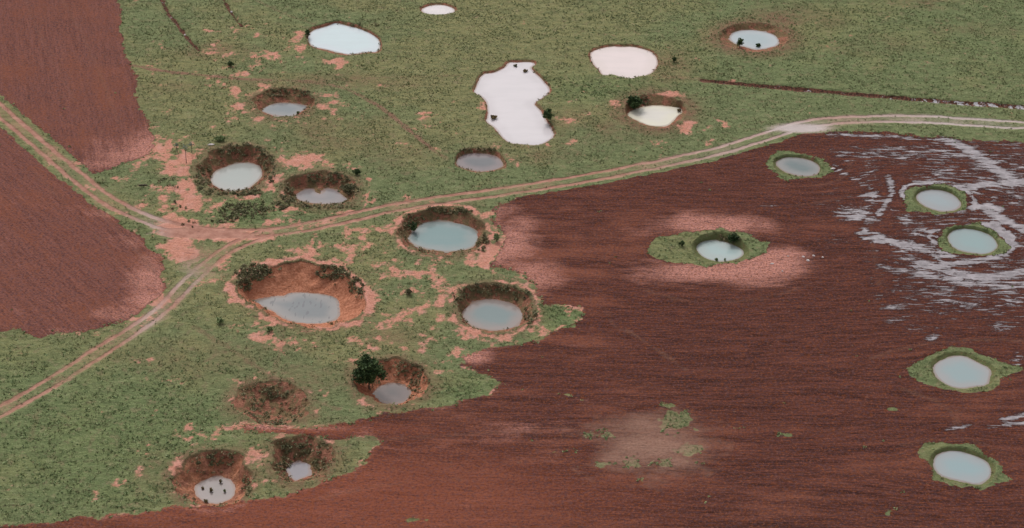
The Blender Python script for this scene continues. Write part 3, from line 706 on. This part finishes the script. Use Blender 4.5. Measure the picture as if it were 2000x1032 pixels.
# grass tufts over the meadow
x, y = scatter(230000)
d = samp(gmask, x, y); n2 = fbm(x, y, 2.5, 3, 91)
k = rng.random(len(x)) < d * np.clip(n2 * 2.2 - .45, .1, 1)
x, y = x[k], y[k]
n = len(x); nb = 4
print('grass tufts', n)
z = samp(Z, x, y) - .03
hgt = rng.uniform(.08, .20, n) * (.7 + .7 * fbm(x, y, 4, 2, 92)); ang = rng.uniform(0, 2 * np.pi, (n, nb)); lean = rng.uniform(.05, .22, (n, nb)); wd = rng.uniform(.05, .11, (n, nb))
bx3 = x[:, None] + np.cos(ang) * .06; by3 = y[:, None] + np.sin(ang) * .06
va = np.stack([bx3 - np.sin(ang) * wd, by3 + np.cos(ang) * wd, np.repeat(z[:, None], nb, 1)], -1)
vb = np.stack([bx3 + np.sin(ang) * wd, by3 - np.cos(ang) * wd, np.repeat(z[:, None], nb, 1)], -1)
vc = np.stack([bx3 + np.cos(ang) * lean, by3 + np.sin(ang) * lean, z[:, None] + hgt[:, None] * rng.uniform(.6, 1.2, (n, nb))], -1)
gv = np.stack([va, vb, vc], 2).reshape(-1, 3)
me = raw_mesh('grass', gv, np.arange(len(gv)).reshape(-1, 3), 3, GRASS, False)
tint = np.repeat(np.clip(.25 + .5 * fbm(x, y, 3, 3, 93) + rng.normal(0, .2, n), 0, 1), nb * 3).astype(np.float32)
a = me.attributes.new('tint', 'FLOAT', 'POINT'); a.data.foreach_set('value', tint)
stuff('grass', me)

# low broad leaved weeds: lush corner, green tongues, collars of the field ponds
wm_ = np.clip(lush * 1.2, 0, 1) * gmask + .04 * gmask + np.where((field > .06) & (field < .94), .8, 0) + field * .35 * sstep(.35, .6, weed) + field * .004
x, y = scatter(120000)
k = rng.random(len(x)) < samp(wm_, x, y) * np.clip(fbm(x, y, 3, 3, 94) * 2.4 - .7, 0, 1) * .55
x, y = x[k], y[k]; n = len(x); print('weeds', n)
stuff('weeds', clumps_mesh('weeds', x, y, samp(Z, x, y), rng.uniform(.12, .34, n), rng.uniform(.06, .20, n), 9, .10, WEED, np.clip(rng.normal(.5, .2, n), 0, 1)))

# brush on the crater banks
bx_l, by_l, br_l, bt_l = [], [], [], []
for c in CR:
    s = c['in']; sub = bank[s]; zz = Z[s]
    m = (sub > .5) & (zz > -c['D'] + .10) if not c.get('dry') else (sub > .5)
    j, i = np.nonzero(m)
    area = len(j) * STEP * STEP
    nn = int(area * c['scrub'] * 1.25)
    if nn < 1: continue
    pick = rng.integers(0, len(j), nn)
    x = X[s][j[pick], i[pick]] + rng.uniform(-.1, .1, nn); y = Y[s][j[pick], i[pick]] + rng.uniform(-.1, .1, nn)
    h01 = np.clip(1 + samp(Z, x, y) / max(c['D'], .3), 0, 1)         # 1 at the rim
    prob = (.12 + .48 * h01) * np.clip(fbm(x, y, 3.0, 3, 95) * 3.2 - 1.1, .05, 1)
    if c.get('rust', 0) >= .9: prob = prob * np.where(h01 > .45, 1.3, .12) * np.where(np.abs(x - at(590, 540)[0]) < 2.2, .1, 1)
    k = rng.random(nn) < prob
    bx_l.append(x[k]); by_l.append(y[k]); br_l.append(rng.uniform(.14, .42, k.sum()) * (1 if c['D'] > .7 else .6)); bt_l.append(np.full(k.sum(), .62 if c.get('green') else .45))
x = np.concatenate(bx_l); y = np.concatenate(by_l); r = np.concatenate(br_l); tt = np.concatenate(bt_l); print('brush', len(x))
stuff('bank_brush', clumps_mesh('bank_brush', x, y, samp(Z, x, y), r, r * rng.uniform(.7, 1.3, len(r)), 16, .10, SCRUB, np.clip(tt + rng.normal(0, .2, len(x)), 0, 1)))

# heavier thicket on certain bank stretches: (px, py, rx, ry, count)
tx, ty = [], []
EXTRA = [(392,350,10,26,60),(430,376,34,6,70),(480,378,30,6,60),(528,335,10,26,60),(556,372,8,24,50),(640,404,50,4,60),(500,405,60,10,90),(455,415,30,18,80),(345,405,20,10,14),(370,440,14,8,10),(330,360,24,12,20),(800,440,14,18,50),(940,475,14,16,50),(870,412,50,5,60),(900,580,16,16,50),(1035,620,14,20,50)]
for (px, py, rx, ry, n) in EXTRA + [(495,533,36,16,380),(478,556,14,14,120),(650,533,36,14,230),(697,560,14,18,110),(470,294,48,12,150),(520,312,16,14,60),(560,182,48,9,110),(640,350,44,12,110),(680,372,20,10,70),(566,382,12,16,60),
                            (1250,198,24,8,70),(1425,466,22,8,70),(880,414,44,6,70),(820,430,14,12,20),(965,566,50,9,110),(1020,578,18,12,40),(590,880,40,16,80),(560,905,16,16,50),(625,905,16,14,40),(420,900,44,14,60),(480,950,10,18,40),
                            (540,768,40,12,60),(800,722,30,9,50),(815,750,16,20,50),(930,294,40,3,60),(700,50,46,3,30),(400,345,14,20,60),(480,372,34,5,50),(560,400,30,8,60),(480,415,52,17,150),(430,428,20,8,30)]:
    for _ in range(int(n * .42)):
        a = random.uniform(0, 2 * math.pi); q = math.sqrt(random.random())
        X0, Y0, Z0 = place(px + math.cos(a) * rx * q, py + math.sin(a) * ry * q)
        tx.append(X0); ty.append(Y0)
x = np.array(tx); y = np.array(ty); n = len(x)
lev = samp(Z, x, y)
r = rng.uniform(.14, .38, n)
stuff('thicket', clumps_mesh('thicket', x, y, lev, r, r * rng.uniform(.8, 1.4, n), 22, .11, SCRUB, np.clip(rng.normal(.38, .24, n), 0, 1)))

# single shrubs and trees --------------------------------------------
BARK = NT('bark'); BARK.set(BARK.b.inputs['Base Color'], BARK.mix(BARK.ramp(BARK.noise(BARK.t.nodes.new('ShaderNodeNewGeometry').outputs['Position'], 12, 4), .3, .7), (.05, .035, .025), (.13, .10, .075))); BARK.b.inputs['Roughness'].default_value = .9

def stems_mesh(name, segs):
    V, F = [], []
    for (p0, p1, r0, r1) in segs:
        p0 = Vector(p0); p1 = Vector(p1); d = (p1 - p0).normalized()
        u = d.orthogonal().normalized(); w = d.cross(u)
        b = len(V)
        for (p, r) in ((p0, r0), (p1, r1)):
            for k in range(7):
                a = 2 * math.pi * k / 7
                V.append(tuple(p + (u * math.cos(a) + w * math.sin(a)) * r))
        for k in range(7):
            F.append((b + k, b + (k + 1) % 7, b + 7 + (k + 1) % 7, b + 7 + k))
    return raw_mesh(name, V, F, 4, BARK.m)

def crown_mesh(name, R, H, z0, nclump, nleaf, leaf, mat, dark):
    u = rng.normal(size=(nclump, 3)); u /= np.linalg.norm(u, axis=1, keepdims=True)
    q = rng.random(nclump) ** .5
    lump = 1 + .28 * np.sin(np.arctan2(u[:, 1], u[:, 0]) * 3 + rng.uniform(0, 6)) 
    x = u[:, 0] * R * q * lump * .8; y = u[:, 1] * R * q * lump * .8; z = z0 + H * .5 + u[:, 2] * H * .42 * q
    rr = R * rng.uniform(.18, .36, nclump)
    # clumps_mesh spreads upward from z; shift down to centre
    return clumps_mesh(name, x, y, z - rr * .4, rr, rr * .9, nleaf, leaf, mat, np.clip(rng.normal(dark, .2, nclump), 0, 1))

def shrub(name, px, py, wpx, hpx, label, cat='shrub', mat=None, dark=.4, group=None, lift=.15, zmin=-9.0, stems=5):
    x, y, z = place(px, py, zmin)
    dist = math.sqrt(x * x + y * y + (CAM_H - z) ** 2)
    m = dist / FPX
    R = wpx * m / 2; H = hpx * m / CP
    if name == 'water_plant': R *= .85; H *= .7
    root = bpy.data.objects.new(name, None); root.location = (x, y, z)
    root['label'] = label; root['category'] = cat
    if group: root['group'] = group
    link(root)
    big = R > 1.2
    me = crown_mesh('crown' if big else 'foliage', R, H, H * lift, max(6, int(14 + 60 * R)), 44 if big else 22, .13 if big else .07 + .03 * min(R, 1), mat or SHRUB, dark)
    link(bpy.data.objects.new('crown' if big else 'foliage', me), root)
    segs = []
    if big:
        segs.append(((0, 0, -.3), (.05, .02, H * .45), .13, .08))
        for a in range(6):
            t = a * 1.05 + .3
            segs.append(((.03, .01, H * (.25 + .03 * a)), (math.cos(t) * R * .6, math.sin(t) * R * .6, H * (.55 + .04 * a)), .06, .02))
    else:
        for a in range(stems):
            t = a * 2 * math.pi / stems + .4
            segs.append(((math.cos(t) * .03, math.sin(t) * .03, -.15), (math.cos(t) * R * .45, math.sin(t) * R * .45, H * .6), .02 + .01 * R, .008))
    link(bpy.data.objects.new('trunk' if big else 'stem', stems_mesh('stem', segs)), root)
    return root

shrub('tree', 721, 760, 66, 62, 'dense dark green tree on the left slope above the small brown pond', 'tree', dark=.42, lift=.12)
G = 'single shrubs at the ponds and in the grass'
shrub('shrub', 1071, 238, 24, 22, 'dark bush on the right bank at the waist of the hourglass pond', dark=.5, group=G)
shrub('shrub', 1445, 93, 17, 15, 'larger dark shrub at the near left edge of the pond in the brown ring', dark=.5, group=G)
shrub('shrub', 1480, 96, 11, 12, 'smaller dark shrub at the near edge of the pond in the brown ring', dark=.5, group=G)
shrub('shrub', 808, 455, 20, 19, 'dark round shrub on the left shore of the large turquoise pond', dark=.25, group=G)
shrub('shrub', 697, 341, 17, 9, 'low dark green bush in the grass above the murky pond with the slumped bank', dark=.35, group=G)
shrub('shrub', 450, 130, 14, 8, 'small green bush in the meadow left of the angular pale blue pond', dark=.5, group=G)
shrub('shrub', 1317, 121, 11, 8, 'small dark bush in the grass right of the creamy white pond', dark=.5, group=G)
shrub('shrub', 1240, 214, 34, 22, 'broad dark bush overhanging the far left bank of the cream pond', dark=.35, group=G)
shrub('shrub', 601, 73, 11, 13, 'green shrub at the left end of the angular pale blue pond', dark=.5, group=G)
shrub('shrub', 682, 382, 28, 20, 'dark bush on the right bank of the murky pond with the slumped bank', mat=SCRUB, dark=.15, group=G)
shrub('shrub', 1432, 475, 26, 15, 'dark bush on the far bank of the light turquoise pond in pink soil', dark=.25, group=G)
shrub('shrub', 1332, 481, 12, 9, 'tiny dark bush in the green strip left of the light turquoise pond', dark=.5, group=G)
shrub('shrub', 798, 576, 16, 9, 'low dark bush in patchy grass between the largest crater and blue grey pond', dark=.2, mat=SCRUB, group=G)
shrub('shrub', 970, 472, 14, 14, 'ragged green bush on pink soil right of the large turquoise pond', mat=WEED, dark=.5, group=G)
shrub('shrub', 526, 648, 14, 8, 'green weedy bush in the grass below the largest crater', mat=WEED, dark=.4, group=G)
shrub('shrub', 430, 632, 16, 10, 'blue green bush in the grass left of the largest crater', mat=WEED, dark=.55, group=G)
shrub('shrub', 430, 275, 22, 7, 'low dark bush in the grass just beyond the deep crater with the milky pond', dark=.4, mat=WEED, group=G)
H_ = 'plants standing in the pond water'
shrub('water_plant', 964, 232, 17, 9, 'olive brown bush standing in the water at the left side of the hourglass pond', 'plant', BROWNISH, .5, H_, 0, -.26)
shrub('water_plant', 1007, 130, 9, 5, 'tiny dark tuft in the water at the top of the hourglass pond', 'plant', SCRUB, .3, H_, 0, -.26)
shrub('water_plant', 1026, 140, 12, 5, 'flat brown tuft in the upper right water of the hourglass pond', 'plant', BROWNISH, .4, H_, 0, -.26)
shrub('water_plant', 1326, 218, 11, 7, 'small brown tuft in the right end of the cream pond', 'plant', BROWNISH, .3, H_, 0, -.98)
shrub('water_plant', 582, 222, 8, 6, 'small green tuft at the near right edge of the grey pond in the dark hollow', 'plant', WEED, .3, H_, 0, -1.28)
shrub('water_plant', 412, 960, 9, 10, 'largest dark tuft near the middle of the round beige pond', 'plant', SCRUB, .55, H_, 0, -2.08)
shrub('water_plant', 431, 943, 7, 9, 'dark tuft near the far shore of the round beige pond', 'plant', SCRUB, .55, H_, 0, -2.08)
shrub('water_plant', 396, 955, 6, 5, 'tiny tuft near the left shore of the round beige pond', 'plant', SCRUB, .55, H_, 0, -2.08)
shrub('water_plant', 439, 961, 5, 7, 'faint greenish tuft in the right half of the round beige pond', 'plant', WEED, .3, H_, 0, -2.08)
shrub('water_plant', 402, 981, 10, 8, 'dark tuft on the near shore of the round beige pond', 'plant', SCRUB, .55, H_, 0, -2.08)
shrub('water_plant', 1399, 509, 9, 7, 'broad green tuft at the near edge of the light turquoise pond', 'plant', WEED, .3, H_, 0, -.88)
shrub('water_plant', 1416, 510, 5, 7, 'thin green sprig beside the broad tuft edging the light turquoise pond', 'plant', WEED, .3, H_, 0, -.88)
S_ = 'pale saplings on the pink soil'
for (px, py, h, w, lab) in [(346, 297, 16, 9, 'short thin sapling on pink soil, left of the three'), (364, 319, 36, 17, 'tallest thin sapling with pale leaves on pink soil, middle of the three'), (375, 299, 19, 10, 'thin sapling with a pale leafy top on pink soil, right of the three')]:
    x, y, z = place(px, py); m = math.sqrt(x * x + y * y + CAM_H ** 2) / FPX
    root = bpy.data.objects.new('sapling', None); root.location = (x, y, z); root['label'] = lab; root['category'] = 'sapling'; root['group'] = S_; link(root)
    Hh = h * m / CP; R = w * m / 1.8
    link(bpy.data.objects.new('trunk', stems_mesh('trunk', [((0, 0, -.2), (.03, 0, Hh * .5), .05, .04), ((.03, 0, Hh * .5), (0, .04, Hh * .95), .04, .02), ((.02, 0, Hh * .6), (R * .6, 0, Hh * .85), .02, .01), ((.02, 0, Hh * .65), (-R * .6, .1, Hh * .9), .02, .01)])), root)
    link(bpy.data.objects.new('crown', crown_mesh('crown', R, Hh * .35, Hh * .68, 14, 14, .06, PALE, .6)), root)

# ------------------------------------------------------------------ stones, log
STONE = NT('pale_stone'); _p = STONE.t.nodes.new('ShaderNodeNewGeometry').outputs['Position']
STONE.set(STONE.b.inputs['Base Color'], STONE.mix(STONE.ramp(STONE.noise(_p, 5, 4), .35, .65), (.42, .36, .35), (.66, .60, .60))); STONE.b.inputs['Roughness'].default_value = .85
import bmesh
def stone(px, py, wpx, hpx, rot, label):
    x, y, z = place(px, py); m = math.sqrt(x * x + y * y + CAM_H ** 2) / FPX
    bm = bmesh.new(); bmesh.ops.create_icosphere(bm, subdivisions=3, radius=1.0)
    sd = random.random() * 50
    from mathutils import noise as mn
    for v in bm.verts:
        k = 1 + .35 * mn.noise(v.co * 1.4 + Vector((sd, 0, 0))) + .12 * mn.noise(v.co * 4 + Vector((0, sd, 0)))
        v.co *= k
        v.co.x *= wpx * m / 2; v.co.y *= hpx * m / 2 / SP * .8; v.co.z *= min(wpx, hpx) * m * .35
    me = bpy.data.meshes.new('stone'); bm.to_mesh(me); bm.free(); me.materials.append(STONE.m)
    for p in me.polygons: p.use_smooth = True
    o = bpy.data.objects.new('stone', me); o.location = (x, y, z + .03); o.rotation_euler = (0, 0, rot)
    o['label'] = label; o['category'] = 'stone'; o['group'] = 'pale stones on the ground'; link(o)
stone(1569, 502, 6, 3, -.9, 'elongated pale stone, upper of the touching pair right of the pink soil')
stone(1578, 509, 7, 4, -.9, 'pale stone touching the lower end of the elongated one right of the pink soil')
stone(1589, 500, 6, 3, -.6, 'small white stone just right of the pair of stones in the ploughed field')
stone(1607, 503, 4, 3, 0, 'farthest right of the white stones east of the light turquoise pond')
stone(1508, 515.5, 7, 3, .1, 'flat white stone lying on the pink soil right of the light turquoise pond')
stone(1528, 530, 3, 3, 0, 'tiny white stone on the lower right of the pink soil ring')
stone(1539, 501, 4, 2, 0, 'small peach coloured stone at the right tip of the pink soil ring')
stone(1627, 330, 10, 3.5, .35, 'white slab beside the top pond of the ploughed field')
stone(361, 69, 4, 4, 0, 'white stone in the dark ditch of the upper left meadow')
stone(453, 24, 6, 4, -.4, 'pinkish white stone in the shorter ditch near the top edge')
stone(412, 283, 13, 4, .1, 'pale slab on pink soil at the far left rim of the deep crater')
x, y, z = place(280, 363)
lg = bpy.data.objects.new('log', stems_mesh('log', [((-.65, -.05, .1), (-.2, .0, .12), .09, .12), ((-.2, 0, .12), (.35, .03, .1), .12, .1), ((.35, .03, .1), (.65, .0, .06), .1, .06), ((.1, 0, .12), (.3, .15, .3), .04, .02)]))
lg.location = (x, y, z); lg['label'] = 'short dark brown log lying in thin grass inside the track bend'; lg['category'] = 'log'; link(lg)
print('done')
